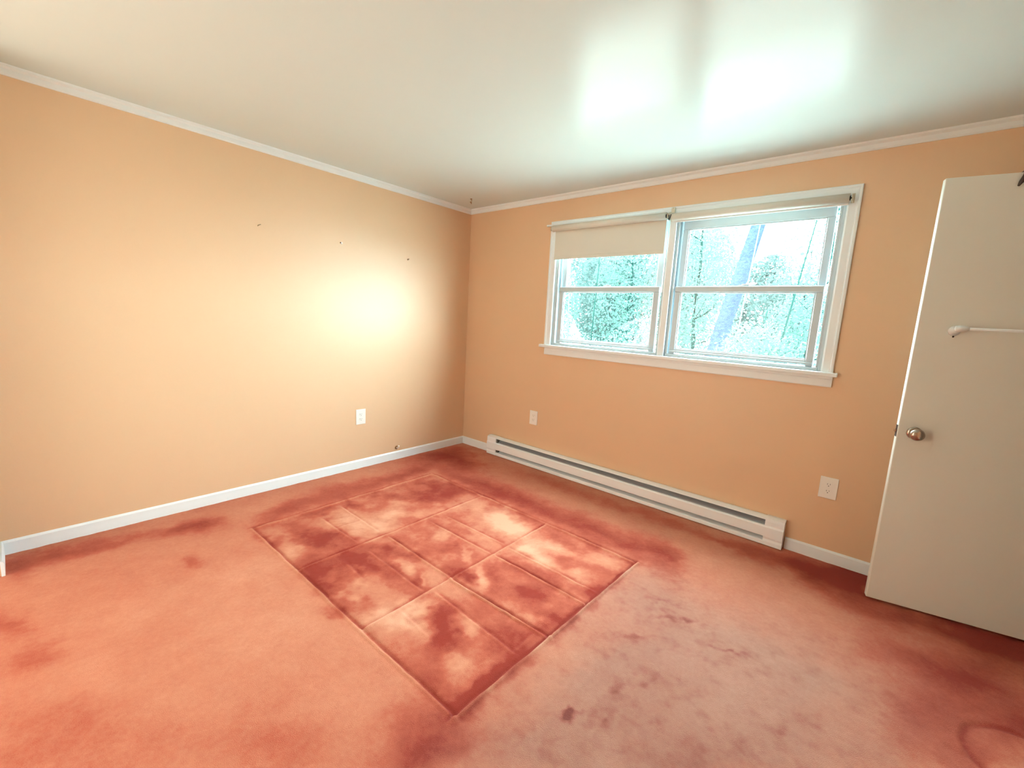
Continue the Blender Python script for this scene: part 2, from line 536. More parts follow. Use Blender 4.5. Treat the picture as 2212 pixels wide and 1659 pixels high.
# outline of the imprint (corner points on the floor) and the ridges inside it: x0, y0, x1, y1, strength
RECT = (0.522, -2.191, 2.338, -0.832)
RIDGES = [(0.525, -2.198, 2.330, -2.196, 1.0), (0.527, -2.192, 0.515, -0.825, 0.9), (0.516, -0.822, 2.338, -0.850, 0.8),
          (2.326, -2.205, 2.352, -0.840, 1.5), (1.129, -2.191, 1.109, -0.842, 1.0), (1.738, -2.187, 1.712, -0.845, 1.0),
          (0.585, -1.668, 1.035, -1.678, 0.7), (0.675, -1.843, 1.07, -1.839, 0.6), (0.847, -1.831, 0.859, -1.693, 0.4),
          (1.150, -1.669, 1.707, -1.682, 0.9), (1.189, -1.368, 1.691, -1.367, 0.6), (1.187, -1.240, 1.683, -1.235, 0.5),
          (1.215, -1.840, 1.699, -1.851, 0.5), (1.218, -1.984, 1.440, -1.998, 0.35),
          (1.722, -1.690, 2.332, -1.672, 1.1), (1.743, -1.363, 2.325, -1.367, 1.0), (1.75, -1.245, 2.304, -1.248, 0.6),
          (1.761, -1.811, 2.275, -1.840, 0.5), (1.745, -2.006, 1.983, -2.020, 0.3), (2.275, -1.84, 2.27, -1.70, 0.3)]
H = np.zeros_like(X)
wob = 0.006 * fbm(0.10, 3)
ex = np.minimum(X - RECT[0], 2.312 + (Y + 2.19) * 0.020 - X) + wob
ey = np.minimum(Y - RECT[1], RECT[3] - (X - 1.4) * 0.015 - Y) + wob
inside = 1 / (1 + np.exp(-np.minimum(ex, ey) / 0.006))
H -= 0.007 * inside
pile_shade = 0.40 + 0.13 * fbm(0.5, 4) + 0.06 * fbm(0.06, 3)
pile_shade += inside * (0.24 + 0.19 * np.tanh(2.2 * fbm(0.13, 5)))
pile_shade += 0.85 * splat(PILE_SHADE, WX, WY)
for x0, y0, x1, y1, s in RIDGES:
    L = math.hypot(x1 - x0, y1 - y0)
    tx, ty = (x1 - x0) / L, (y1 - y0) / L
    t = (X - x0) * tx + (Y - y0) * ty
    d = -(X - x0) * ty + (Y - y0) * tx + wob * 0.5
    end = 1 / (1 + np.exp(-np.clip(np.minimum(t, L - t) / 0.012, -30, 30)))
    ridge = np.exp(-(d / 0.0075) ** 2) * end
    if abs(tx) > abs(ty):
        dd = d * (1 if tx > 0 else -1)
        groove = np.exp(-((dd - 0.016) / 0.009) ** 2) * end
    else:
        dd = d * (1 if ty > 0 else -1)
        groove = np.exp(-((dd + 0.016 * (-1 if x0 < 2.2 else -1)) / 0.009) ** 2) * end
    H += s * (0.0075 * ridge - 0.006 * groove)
    pile_shade += s * (-0.30 * ridge + 0.34 * groove) * (0.75 + 0.5 * vnoise(0.12))  # crushed-fibre wear plus painted light on ridges and shade in grooves
# a ring left by a round foot near the door
rd = np.hypot(X - 3.78, Y + 1.06) - 0.16
ring = np.exp(-(rd / 0.013) ** 2)
H -= 0.006 * ring
pile_shade += 0.22 * ring
soil = np.clip(splat(SOIL, WX, WY) * (1 - inside), 0, 1)
pile_shade += 0.03 * soil
sx = X + 0.03 * fbm(0.05, 3)
sy = Y + 0.03 * fbm(0.05, 3)
pile_shade += splat(SPECK, sx, sy) * np.clip(0.35 + 1.3 * fbm(0.035, 3), 0, 1.2) * 0.8
pile_shade += soil * 0.20 * np.clip(fbm(0.045, 3), 0, 1)
H += 0.0015 * fbm(0.05, 3)
# tuck the edge of the pile against the walls
verts = np.stack([X.ravel(), Y.ravel(), H.ravel()], 1)
idx = np.arange(nx * ny).reshape(ny, nx)
quads = np.stack([idx[:-1, :-1].ravel(), idx[:-1, 1:].ravel(), idx[1:, 1:].ravel(), idx[1:, :-1].ravel()], 1)
me = bpy.data.meshes.new('carpet')
me.vertices.add(len(verts))
me.vertices.foreach_set('co', verts.ravel())
me.loops.add(quads.size)
me.loops.foreach_set('vertex_index', quads.ravel().astype(np.int32))
me.polygons.add(len(quads))
me.polygons.foreach_set('loop_start', np.arange(0, quads.size, 4, dtype=np.int32))
me.update(calc_edges=True)
me.polygons.foreach_set('use_smooth', np.ones(len(quads), dtype=bool))
for nm, arr in (('pile_shade', pile_shade), ('soil', soil)):
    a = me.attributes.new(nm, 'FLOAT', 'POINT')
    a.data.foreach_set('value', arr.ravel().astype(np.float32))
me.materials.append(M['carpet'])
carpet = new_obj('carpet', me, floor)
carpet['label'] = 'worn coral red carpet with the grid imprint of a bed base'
hall_carpet = struct('hall_carpet', B(-0.0, RX, HY, -3.30, -0.02, 0.0), M['hall'], floor)

# ------------------------------------------------------------------ baseboards, crown mouldings
BBH = 0.074
bbp = [(0, -0.01), (0.012, -0.01), (0.012, BBH - 0.010), (0.006, BBH), (0, BBH)]
def base_y(x0, x1, m0=0, m1=0):   # along the window wall
    return prism(bmesh.new(), bbp, lambda t, a, b: (t, -a, b), x0, x1, m0, m1)


struct('baseboard_left', prism(bmesh.new(), bbp, lambda t, a, b: (a, t, b), FY, 0.0, 1, -1), M['trim'],
       label='white baseboard along the foot of the left wall')
bb = struct('baseboard_back', base_y(0.0, 0.405, 1, 0), M['trim'], label='short white baseboard between corner and heater')
struct('baseboard_back', base_y(2.932, RX, 0, -1), M['trim'], label='white baseboard between heater and open door')
struct('baseboard_front', prism(bmesh.new(), bbp, lambda t, a, b: (t, FY + a, b), 0.0, 0.258, 1, 0), M['trim'],
       label='end of white baseboard at the left edge')
struct('baseboard_right', prism(bmesh.new(), bbp, lambda t, a, b: (RX - a, t, b), FY, -1.0), M['trim'])
C0 = CEIL
crp = [(0, C0 - 0.045), (0.007, C0 - 0.045), (0.012, C0 - 0.038), (0.013, C0 - 0.018), (0.018, C0 - 0.015), (0.026, C0 - 0.010),
       (0.028, C0 + 0.001), (0, C0 + 0.001)]
struct('trim_1', prism(bmesh.new(), crp, lambda t, a, b: (a, t, b), FY, 0.0, 1, -1), M['trim'], label='white crown moulding over the left wall')
struct('trim_2', prism(bmesh.new(), crp, lambda t, a, b: (t, -a, b), 0.0, RX, 1, -1), M['trim'], label='white crown moulding over the window wall')

# ------------------------------------------------------------------ window surround
CX0, CX1, CZ1, SZ = 0.989, 3.034, 2.135, 1.115      # casing outside, stool top
tr = tag(empty('trim_3', ((CX0 + CX1) / 2, 0, SZ)), 'white casing, stool and apron around the double window', kind='structure')
# profile across the casing, a = distance in from the outer edge, b = thickness
cp = [(0, 0), (0, 0.017), (0.004, 0.019), (0.013, 0.019), (0.016, 0.015), (0.022, 0.0125), (0.052, 0.0105), (0.058, 0.008), (0.058, 0)]
struct('side_casing', prism(bmesh.new(), cp, lambda t, a, b: (CX0 + a, -b, t), SZ, CZ1, 0, -1), M['trim'], tr)
struct('side_casing', prism(bmesh.new(), cp, lambda t, a, b: (CX1 - a, -b, t), SZ, CZ1, 0, -1), M['trim'], tr)
struct('head_casing', prism(bmesh.new(), cp, lambda t, a, b: (t, -b, CZ1 - a), CX0, CX1, 1, -1), M['trim'], tr)
mc = [(0, 0), (0, 0.009), (0.005, 0.0115), (0.041, 0.0115), (0.046, 0.009), (0.046, 0)]
struct('mullion_casing', prism(bmesh.new(), mc, lambda t, a, b: (1.997 + a, -b, t), SZ, CZ1 - 0.055), M['trim'], tr)
struct('stool', B(0.949, 3.057, -0.040, 0.0, SZ - 0.024, SZ, 0.005, 2), M['trim'], tr)
struct('apron', prism(bmesh.new(), [(0, 1.030), (0.012, 1.030), (0.014, 1.036), (0.014, 1.072), (0.011, 1.078), (0.011, 1.092), (0, 1.092)],
       lambda t, a, b: (t, -a, b), 0.994, 3.036), M['trim'], tr)
def jamb(x0, x1, z0, z1):
    return B(x0, x1, 0.001, WT, z0, z1)
struct('jamb', jamb(OX0, OX0 + 0.012, SZ, OZ1), M['trim'], tr)
struct('jamb', jamb(OX1 - 0.012, OX1, SZ, OZ1), M['trim'], tr)
struct('head_jamb', jamb(OX0 + 0.012, OX1 - 0.012, OZ1 - 0.008, OZ1), M['trim'], tr)
struct('sill_board', jamb(OX0, OX1, OZ0, SZ), M['trim'], tr)
struct('mullion_post', B(2.004, 2.033, 0.001, WT, SZ, OZ1 - 0.008), M['trim'], tr)


# ------------------------------------------------------------------ two double hung windows
def sash(w, name, x0, x1, z0, z1, y0, y1, gx0, gx1, gz0, gz1, lower):
    s = struct(name, bmesh.new(), M['vinyl'], w)
    bm = bmesh.new()
    bd = 0.006
    ym = y0 + 0.006
    for a in ((gx0, gx0 + bd, gz0, gz1), (gx1 - bd, gx1, gz0, gz1), (gx0 + bd, gx1 - bd, gz0, gz0 + bd), (gx0 + bd, gx1 - bd, gz1 - bd, gz1)):
        box(bm, a[0], a[1], ym, y1 - 0.006, a[2], a[3])
    org = world_loc(s)
    bm.to_mesh(s.data)
    s.data.transform(Matrix.Translation(-org))
    bm.free()
    struct('stile', B(x0, gx0, y0, y1, z0, gz1 + (0 if lower else 0.0), 0.0025), M['vinyl'], s)
    struct('stile', B(gx1, x1, y0, y1, z0, gz1, 0.0025), M['vinyl'], s)
    struct('top_rail', B(x0, x1, y0 - (0.004 if lower else 0), y1, gz1 + 0.0005, z1, 0.003), M['vinyl'], s)
    bm = B(gx0, gx1, y0, y1, z0 + (0.008 if lower else 0), gz0, 0.0025)
    if lower:
        box(bm, x0 + 0.002, x1 - 0.002, y0 - 0.009, y0 + 0.01, z0 + 0.012, z0 + 0.024, 0.003, 2)   # lift lip
    struct('bottom_rail', bm, M['vinyl'], s)
    struct('glass_pane', B(gx0 + bd, gx1 - bd, (y0 + y1) / 2 - 0.002, (y0 + y1) / 2 + 0.002, gz0 + bd, gz1 - bd), M['glass'], s)
    return s


def window(name, a, b, ix0, ix1, gx0, gx1, label):
    w = tag(empty(name, ((a + b) / 2, 0.05, SZ)), label, kind='structure')
    top = OZ1 - 0.008
    struct('side_frame', B(a, a + 0.016, 0.010, 0.094, SZ, top, 0.002), M['vinyl'], w)
    struct('side_frame', B(b - 0.016, b, 0.010, 0.094, SZ, top, 0.002), M['vinyl'], w)
    struct('head_frame', B(a + 0.016, b - 0.016, 0.010, 0.094, top - 0.022, top, 0.002), M['vinyl'], w)
    bm = B(a + 0.016, b - 0.016, 0.008, 0.094, SZ, SZ + 0.020, 0.003)
    struct('sill_frame', bm, M['vinyl'], w)
    for s, x in ((1, a + 0.016), (-1, b - 0.016)):
        bm = bmesh.new()
        for y0, y1, d in ((0.012, 0.019, 0.012), (0.0535, 0.0565, 0.015), (0.084, 0.093, 0.012)):
            box(bm, min(x, x + s * d), max(x, x + s * d), y0, y1, SZ + 0.020, top - 0.022, 0.0015)
        struct('track', bm, M['vinyl'], w)
    sash(w, 'lower_sash', ix0, ix1, SZ + 0.021, 1.605, 0.024, 0.052, gx0, gx1, 1.172, 1.567, True)
    sash(w, 'upper_sash', ix0, ix1, 1.570, 2.058, 0.058, 0.083, gx0, gx1, 1.607, 1.993, False)
    bm = B((a + b) / 2 - 0.03, (a + b) / 2 + 0.03, 0.028, 0.05, 1.6055, 1.612, 0.002)
    box(bm, (a + b) / 2 - 0.012, (a + b) / 2 + 0.03, 0.030, 0.044, 1.612, 1.618, 0.002)
    struct('sash_lock', bm, M['vinyl'], w)
    return w


window('window_1', OX0 + 0.012, 2.004, 1.086, 1.955, 1.128, 1.912, 'left double hung window behind the half lowered shade')
window('window_2', 2.033, OX1 - 0.012, 2.068, 2.928, 2.108, 2.890, 'right double hung window with its shade rolled up')

# ------------------------------------------------------------------ roller shades and rod
def roller(x0, x1, z, drop, label):
    y, r = -0.044, 0.0245
    t = tag(empty('roller_shade', ((x0 + x1) / 2, y, z)), label, 'window shade')
    obj('roller', lathe(bmesh.new(), [(0, 0), (r, 0), (r, x1 - x0), (0, x1 - x0)], 'x', (x0, y, z), 28), M['shade'], t, False)
    for p in t.children[-1].data.polygons:
        p.use_smooth = len(p.vertices) == 4
    for xa, s in ((x0, -1), (x1, 1)):
        obj('end_cap', lathe(bmesh.new(), [(0, 0), (0.013, 0), (0.013, 0.004), (0.004, 0.005), (0.004, 0.010), (0, 0.010)], 'x', (xa, y, z), 16, s),
            M['black_metal'] if s > 0 else M['bracket'], t, True)
    if drop:
        yb = y + r - 0.0015
        bm = bmesh.new()
        prof = [(yb, z), (yb, z - drop + 0.03), (yb - 0.001, z - drop + 0.022), (yb - 0.001, z - drop + 0.003), (yb, z - drop)]
        n = len(prof)
        ring = [(yy, zz) for yy, zz in prof] + [(yy + 0.0012, zz) for yy, zz in reversed(prof)]
        prism(bm, ring, lambda q, a, b: (q, a, b), x0 + 0.012, x1 - 0.002)
        obj('shade_cloth', bm, M['shade'], t)
        obj('hem_bar', B(x0 + 0.012, x1 - 0.002, yb - 0.003, yb + 0.003, z - drop + 0.002, z - drop + 0.024, 0.0012), M['shade'], t)
    else:
        obj('hem_bar', B(x0 + 0.004, x1 - 0.001, y + 0.008, y + 0.015, z - 0.034, z - 0.023, 0.002), M['trim'], t)
    return t


rl = roller(1.028, 1.978, 2.072, 0.246, 'cream roller shade lowered a little way over the left window')
rr = roller(2.022, 2.984, 2.060, 0, 'cream roller shade rolled right up above the right window')
for t, xs_ in ((rl, (1.016, 1.990)), (rr, (2.008, 2.996))):
    for xb in xs_:
        bm = B(xb - 0.0015, xb + 0.0015, -0.060, -0.010, t.location.z - 0.018, t.location.z + 0.018, 0.001)
        box(bm, xb - 0.008, xb + 0.008, -0.0135, -0.0115, t.location.z - 0.020, t.location.z + 0.030, 0.0005)
        obj('bracket', bm, M['bracket'], t)
rod = tag(empty('curtain_rod', (1.48, -0.03, 2.104)), 'thin white curtain rod across the window head, its left end poking past the casing', 'curtain rod')
obj('rod', B(0.955, 2.012, -0.030, -0.025, 2.098, 2.111, 0.002), M['trim'], rod)
obj('end_return', B(0.951, 0.957, -0.030, 0.0, 2.098, 2.111, 0.001), M['trim'], rod)
bm = B(2.006, 2.030, -0.034, -0.018, 2.090, 2.128, 0.002)
tube(bm, [(2.018, -0.034, 2.122), (2.018, -0.040, 2.122)], 0.005, 10)
obj('bracket', bm, M['bracket'], rod)
bm = bmesh.new()
tube(bm, [(2.000, -0.050, 2.075), (2.004, -0.058, 2.060), (2.002, -0.058, 2.045)], 0.0035, 8)
tube(bm, [(2.014, -0.050, 2.078), (2.012, -0.058, 2.060), (2.006, -0.058, 2.040)], 0.0035, 8)
obj('clip', bm, M['black_metal'], rr)['label'] = 'black metal clip'
bm = bmesh.new()
tube(bm, [(2.004, -0.055, 2.045), (2.002, -0.05, 2.02), (1.994, -0.034, 1.985), (1.989, -0.024, 1.93), (1.988, -0.022, 1.84)], 0.0014, 6)
obj('edge_cord', bm, M['trim'], rl)

# ------------------------------------------------------------------ electric baseboard heater
hx0, hx1 = 0.412, 2.926
ht = tag(empty('baseboard_heater', ((hx0 + hx1) / 2, -0.03, 0.004)), 'long white electric baseboard heater under the window', 'heater')
fx0, fx1 = 0.525, 2.822
obj('back_panel', prism(bmesh.new(), [(0.001, 0.006), (0.006, 0.006), (0.006, 0.178), (0.001, 0.178)], lambda t, a, b: (t, -a, b), fx0 - 0.02, fx1 + 0.02),
    M['heater'], ht)
obj('top_cover', prism(bmesh.new(), [(0.006, 0.172), (0.006, 0.180), (0.030, 0.182), (0.056, 0.174), (0.060, 0.168), (0.0585, 0.1665), (0.054, 0.170),
                                     (0.030, 0.176), (0.012, 0.172)], lambda t, a, b: (t, -a, b), hx0 + 0.005, hx1 - 0.005), M['heater'], ht)
obj('front_panel', prism(bmesh.new(), [(0.060, 0.058), (0.065, 0.062), (0.066, 0.120), (0.060, 0.129), (0.046, 0.131), (0.046, 0.128), (0.058, 0.125),
                                       (0.062, 0.118), (0.061, 0.066), (0.057, 0.061)], lambda t, a, b: (t, -a, b), fx0 - 0.015, fx1 + 0.015), M['heater'], ht)
obj('bottom_lip', prism(bmesh.new(), [(0.006, 0.004), (0.058, 0.003), (0.063, 0.006), (0.0625, 0.028), (0.060, 0.031), (0.012, 0.046), (0.012, 0.044),
                                      (0.058, 0.029), (0.058, 0.010), (0.006, 0.008)], lambda t, a, b: (t, -a, b), fx0 - 0.015, fx1 + 0.015), M['heater'], ht)
cap = [(0.001, 0.004), (0.060, 0.003), (0.0655, 0.007), (0.0655, 0.030), (0.062, 0.045), (0.0665, 0.060), (0.0672, 0.122), (0.061, 0.132), (0.061, 0.160),
       (0.058, 0.176), (0.030, 0.184), (0.001, 0.182)]
obj('end_cap', prism(bmesh.new(), cap, lambda t, a, b: (t, -a, b), hx0, fx0), M['heater'], ht)
obj('end_cap', prism(bmesh.new(), cap, lambda t, a, b: (t, -a, b), fx1, hx1), M['heater'], ht)
obj('heating_tube', tube(bmesh.new(), [(fx0 + 0.001, -0.032, 0.075), (fx1 - 0.001, -0.032, 0.075)], 0.008, 12), M['fin'], ht)
bm = bmesh.new()
x = fx0 + 0.05
while x < fx1 - 0.05:
    for z0, z1 in ((0.060, 0.068), (0.083, 0.112)):
        box(bm, x, x + 0.0012, -0.055, -0.024, z0, z1)
    x += 0.009
tag(obj('fins', bm, M['fin'], ht), kind='stuff')
obj('louvre', prism(bmesh.new(), [(0.053, 0.133), (0.014, 0.160), (0.014, 0.163), (0.053, 0.136)], lambda t, a, b: (t, -a, b), fx0 + 0.026, fx1 - 0.001),
    M['louvre'], ht)['label'] = 'grey louvre in the top slot'
obj('terminal_box', B(fx0 + 0.001, fx0 + 0.025, -0.056, -0.008, 0.034, 0.160, 0.002), M['slot'], ht)

# ------------------------------------------------------------------ outlets
def outlet():
    t = empty('wall_outlet', (0, 0, 0))      # faces -y, centre at its origin
    obj('cover_plate', B(-0.0435, 0.0435, -0.006, -0.0005, -0.064, 0.064, 0.0025, 2), M['plate'], t)
    for zc in (0.020, -0.020):
        bm = bmesh.new()
        pr = []
        for k in range(24):
            a = 2 * math.pi * k / 24
            pr.append((0.0165 * math.cos(a), max(-0.0128, min(0.0128, 0.0165 * math.sin(a)))))
        prism(bm, [(p[0], p[1] + zc) for p in pr], lambda q, a, b: (a, q, b), -0.0085, -0.0055)
        r = obj('receptacle', bm, M['plate'], t)
        bm = bmesh.new()
        box(bm, -0.0075, -0.0055, -0.0089, -0.0083, zc - 0.001, zc + 0.008)
        box(bm, 0.0055, 0.0075, -0.0089, -0.0083, zc + 0.0005, zc + 0.0075)
        lathe(bm, [(0, 0), (0.0026, 0), (0.0026, 0.0006), (0, 0.0006)], 'y', (0, -0.0089, zc - 0.0075), 10)
        obj('slots', bm, M['slot'], r)
    obj('screw', lathe(bmesh.new(), [(0, 0), (0.003, 0), (0.0025, 0.0012), (0, 0.0015)], 'y', (0, -0.006, 0), 10, -1), M['plate'], t)
    return t


o1 = outlet()
o2 = copy_tree(o1)
o3 = copy_tree(o1)
o1.location = (0.0, -1.180, 0.443)
o1.rotation_euler = (0, 0, math.radians(90))
o2.location = (0.918, 0, 0.445)
o3.location = (3.101, 0, 0.444)
tag(o1, 'white duplex outlet low on the left wall', 'outlet', 'wall outlets')
tag(o2, 'white outlet on the window wall near the corner, under the left window', 'outlet', 'wall outlets')
tag(o3, 'white duplex outlet beside the open door, right of the heater', 'outlet', 'wall outlets')

# cable stub above the left baseboard
cs = tag(empty('cable_jack', (0, -0.822, 0.112)), 'small cable stub sticking out just above the left baseboard', 'cable')
obj('grommet', lathe(bmesh.new(), [(0, 0), (0.017, 0), (0.016, 0.002), (0.010, 0.003), (0, 0.003)], 'x', (0.0, -0.822, 0.106), 18), M['brass'], cs, True)
obj('connector', tube(bmesh.new(), [(0.002, -0.822, 0.104), (0.016, -0.820, 0.106), (0.022, -0.816, 0.114), (0.024, -0.815, 0.128)], 0.0075, 12), M['plate'], cs, True)

# nails and anchor left in the left wall, hooks in the ceiling corner
def nail(name, y, z, pts, r, m, label, cat):
    bm = bmesh.new()
    tube(bm, [(0 - 0.004, y, z)] + [(p[0], y + p[1], z + p[2]) for p in pts], r, 8)
    o = obj(name, bm, m, None, True, base=(0, y, z))
    return tag(o, label, cat)


nail('nail', -1.922, 1.834, [(0.006, 0, 0.004), (0.022, 0.010, 0.010)], 0.003, M['steel'], 'bent brass nail, leftmost of the three fixings in the left wall', 'nail')
an = tag(empty('wall_anchor', (0, -1.347, 1.818)), 'pale screw anchor, middle one of three fixings in the left wall', 'anchor')
obj('anchor_collar', lathe(bmesh.new(), [(0, 0), (0.009, 0), (0.008, 0.003), (0.004, 0.004), (0, 0.004)], 'x', (0, -1.342, 1.818), 14), M['plate'], an, True)
obj('screw', tube(bmesh.new(), [(0, -1.350, 1.819), (0.012, -1.353, 1.820)], 0.0038, 8), M['brown_metal'], an, True)
nail('nail', -0.734, 1.777, [(0.006, 0, 0.002), (0.014, 0.003, 0.004)], 0.0045, M['steel'], 'short brass nail in the left wall nearest the corner', 'nail')
for i, (hx_, hy_) in enumerate(((0.292, -0.285), (0.215, -0.215))):
    bm = bmesh.new()
    lathe(bm, [(0, 0), (0.010, 0), (0.009, 0.003), (0.003, 0.004), (0, 0.004)], 'z', (hx_, hy_, CEIL), 12, -1)
    tube(bm, [(hx_, hy_, CEIL - 0.002), (hx_, hy_, CEIL - 0.012), (hx_ + 0.006, hy_, CEIL - 0.018), (hx_ + 0.012, hy_, CEIL - 0.012)], 0.002, 6)
    tag(obj('ceiling_hook', bm, M['brass'], None, True, base=(hx_, hy_, CEIL)),
        ('small brown hook in the ceiling corner, the one farther from the wall', 'small brown hook in the ceiling corner, closest to the crown moulding')[i],
        'hook', 'ceiling hooks')

# ------------------------------------------------------------------ open door
dr = tag(empty('door_1', (3.339, -0.294, 0.012)), 'cream slab door standing open at the right with a towel bar', kind='structure')
dr.rotation_euler = (0, 0, math.atan2(0.197, 0.980))
DW, DT, DH = 0.755, 0.035, 2.028       # local: x along the leaf, y into its thickness, z up
def dpart(name, bm, m, parent=None, smooth=False):
    me_ = bpy.data.meshes.new(name)
    bmesh.ops.recalc_face_normals(bm, faces=bm.faces)
    bm.to_mesh(me_)
    bm.free()
    me_.materials.append(m)
    if smooth:
        for p in me_.polygons:
            p.use_smooth = True
    return new_obj(name, me_, parent or dr)


dpart('door_leaf', B(0, DW, 0, DT, 0, DH, 0.004, 3), M['door'])
kn = dpart('door_knob', lathe(bmesh.new(), [(0, 0), (0.012, 0), (0.011, 0.018), (0.016, 0.026), (0.026, 0.034), (0.0285, 0.044), (0.026, 0.054), (0.018, 0.060),
                                           (0.0, 0.0625)], 'y', (0.062, 0, 0.874), 28, -1), M['nickel'], smooth=True)
dpart('rosette', lathe(bmesh.new(), [(0, 0), (0.030, 0), (0.029, 0.004), (0.022, 0.008), (0, 0.009)], 'y', (0.062, 0, 0.874), 28, -1), M['nickel'], kn, True)
dpart('latch_plate', B(-0.0012, 0.0005, 0.005, 0.030, 0.845, 0.902), M['brown_metal'])
dpart('latch_bolt', B(-0.009, 0.0, 0.011, 0.024, 0.866, 0.882, 0.002), M['nickel'])
tb = dpart('towel_bar', tube(bmesh.new(), [(0.125, -0.055, 1.372), (0.66, -0.055, 1.372)], 0.0065, 14), M['trim'], smooth=True)
tb['label'] = 'white towel bar'
for xp in (0.128, 0.655):
    bm = bmesh.new()
    lathe(bm, [(0, 0), (0.022, 0), (0.021, 0.006), (0.012, 0.012), (0.009, 0.030), (0.010, 0.046), (0.0, 0.050)], 'y', (xp, 0, 1.362), 20, -1)
    s = 1 if xp < 0.4 else -1
    lathe(bm, [(0, -0.016), (0.012, -0.014), (0.0145, 0.0), (0.014, 0.012), (0.008, 0.030), (0, 0.032)], 'x', (xp, -0.055, 1.372), 18, s)
    dpart('post', bm, M['trim'], tb, True)
dpart('post_screw', lathe(bmesh.new(), [(0, 0), (0.004, 0), (0.003, 0.002), (0, 0.002)], 'y', (0.128, -0.001, 1.336), 10, -1), M['brown_metal'], tb)
bm = bmesh.new()
hk = [(0.250, 0.040, 1.99), (0.252, 0.040, DH + 0.006), (0.252, -0.006, DH + 0.006), (0.248, -0.007, DH - 0.018), (0.236, -0.012, DH - 0.040),
      (0.228, -0.018, DH - 0.058)]
tube(bm, hk, [0.006, 0.007, 0.010, 0.011, 0.008, 0.004], 10)
dpart('door_hook', bm, M['brown_metal'], smooth=True)['label'] = 'dark brown hook over the door top'
for zh in (0.25, 1.0, 1.8):
    dpart('hinge', tube(bmesh.new(), [(DW + 0.004, -0.004, zh - 0.045), (DW + 0.004, -0.004, zh + 0.045)], 0.006, 10), M['nickel'])
struct('trim_4', (lambda b: (box(b, RX - 0.016, RX, -1.0, -0.935, 0, 2.12, 0.003), box(b, RX - 0.016, RX, -0.095, -0.03, 0, 2.12, 0.003),
                             box(b, RX - 0.016, RX, -0.935, -0.095, 2.06, 2.12, 0.003), b)[-1])(bmesh.new()), M['trim'], label='door casing on the right wall')

# ------------------------------------------------------------------ woods outside
GZ = -0.75
bm = bmesh.new()
bmesh.ops.create_grid(bm, x_segments=24, y_segments=24, size=1)
for v in bm.verts:
    v.co = Vector((-8 + v.co.x * 34, 0.3 + 22 + v.co.y * 22, GZ + 0.12 * math.sin(v.co.x * 9 + 1) * math.cos(v.co.y * 7)))
tag(obj('ground', bm, M['earth'], None, True), kind='structure')


def foliage(name, parent, m, centre, rad, n, size, seed):
    r = np.random.default_rng(seed)
    size *= 0.36
    n = int(n * 3.4)
    base = world_loc(parent)
    ncl = max(6, n // 60)
    cc = r.normal(0, 1, (ncl, 3))
    cc /= np.maximum(np.linalg.norm(cc, axis=1, keepdims=True), 1e-6)
    cc *= r.uniform(0.15, 1, (ncl, 1)) ** 0.5
    k = r.integers(0, ncl, n)
    q = cc[k] + r.normal(0, 0.16, (n, 3))
    q /= np.maximum(np.linalg.norm(q, axis=1, keepdims=True), 1.0) * 1.04
    p = np.array(centre) + q * np.array(rad) - np.array(base)
    a = r.normal(0, 1, (n, 3))
    a /= np.linalg.norm(a, axis=1, keepdims=True)
    b = r.normal(0, 1, (n, 3))
    b -= (b * a).sum(1, keepdims=True) * a
    b /= np.linalg.norm(b, axis=1, keepdims=True)
    s = size * r.uniform(0.6, 1.3, (n, 1))
    v = np.stack([p - a * s, p + b * s * 0.45, p + a * s, p - b * s * 0.45], 1).reshape(-1, 3)
    me_ = bpy.data.meshes.new(name)
    me_.vertices.add(len(v))
    me_.vertices.foreach_set('co', v.ravel())
    me_.loops.add(4 * n)
    me_.loops.foreach_set('vertex_index', np.arange(4 * n, dtype=np.int32))
    me_.polygons.add(n)
    me_.polygons.foreach_set('loop_start', np.arange(0, 4 * n, 4, dtype=np.int32))
    me_.update(calc_edges=True)
    me_.materials.append(m)
    return tag(new_obj(name, me_, parent), kind='stuff')


def tree(name, x, y, h, r0, lean, crown, n, m_leaf, m_bark, label, cat='tree', group=None, size=0.075, branches=5, seed=0):
    t = tag(empty(name, (x, y, GZ)), label, cat, group)
    rr_ = random.Random(seed)
    pts, rad = [], []
    for i in range(9):
        f = i / 8
        pts.append((x + lean[0] * f + rr_.uniform(-1, 1) * 0.02 * h * 0.3, y + lean[1] * f, GZ - 0.05 + h * f))
        rad.append(r0 * (1 - 0.62 * f))
    obj('trunk', tube(bmesh.new(), pts, rad, 10), m_bark, t, True)
    for i in range(branches):
        f = rr_.uniform(0.35, 0.95)
        j = int(f * 8)
        p0 = Vector(pts[j])
        ang = rr_.uniform(0, 6.28)
        ln = rr_.uniform(0.4, 0.85) * crown[0]
        p1 = p0 + Vector((math.cos(ang) * ln * 0.5, math.sin(ang) * ln * 0.5, ln * 0.18))
        p2 = p0 + Vector((math.cos(ang) * ln, math.sin(ang) * ln, ln * 0.5))
        obj('branch', tube(bmesh.new(), [p0, p1, p2], [rad[j] * 0.45, rad[j] * 0.3, rad[j] * 0.12], 6), m_bark, t, True)
    foliage('foliage', t, m_leaf, (x + lean[0] * 0.7, y + lean[1] * 0.7, GZ + h * crown[2]), (crown[0], crown[0], h * crown[1]), n, size, seed + 100)
    return t


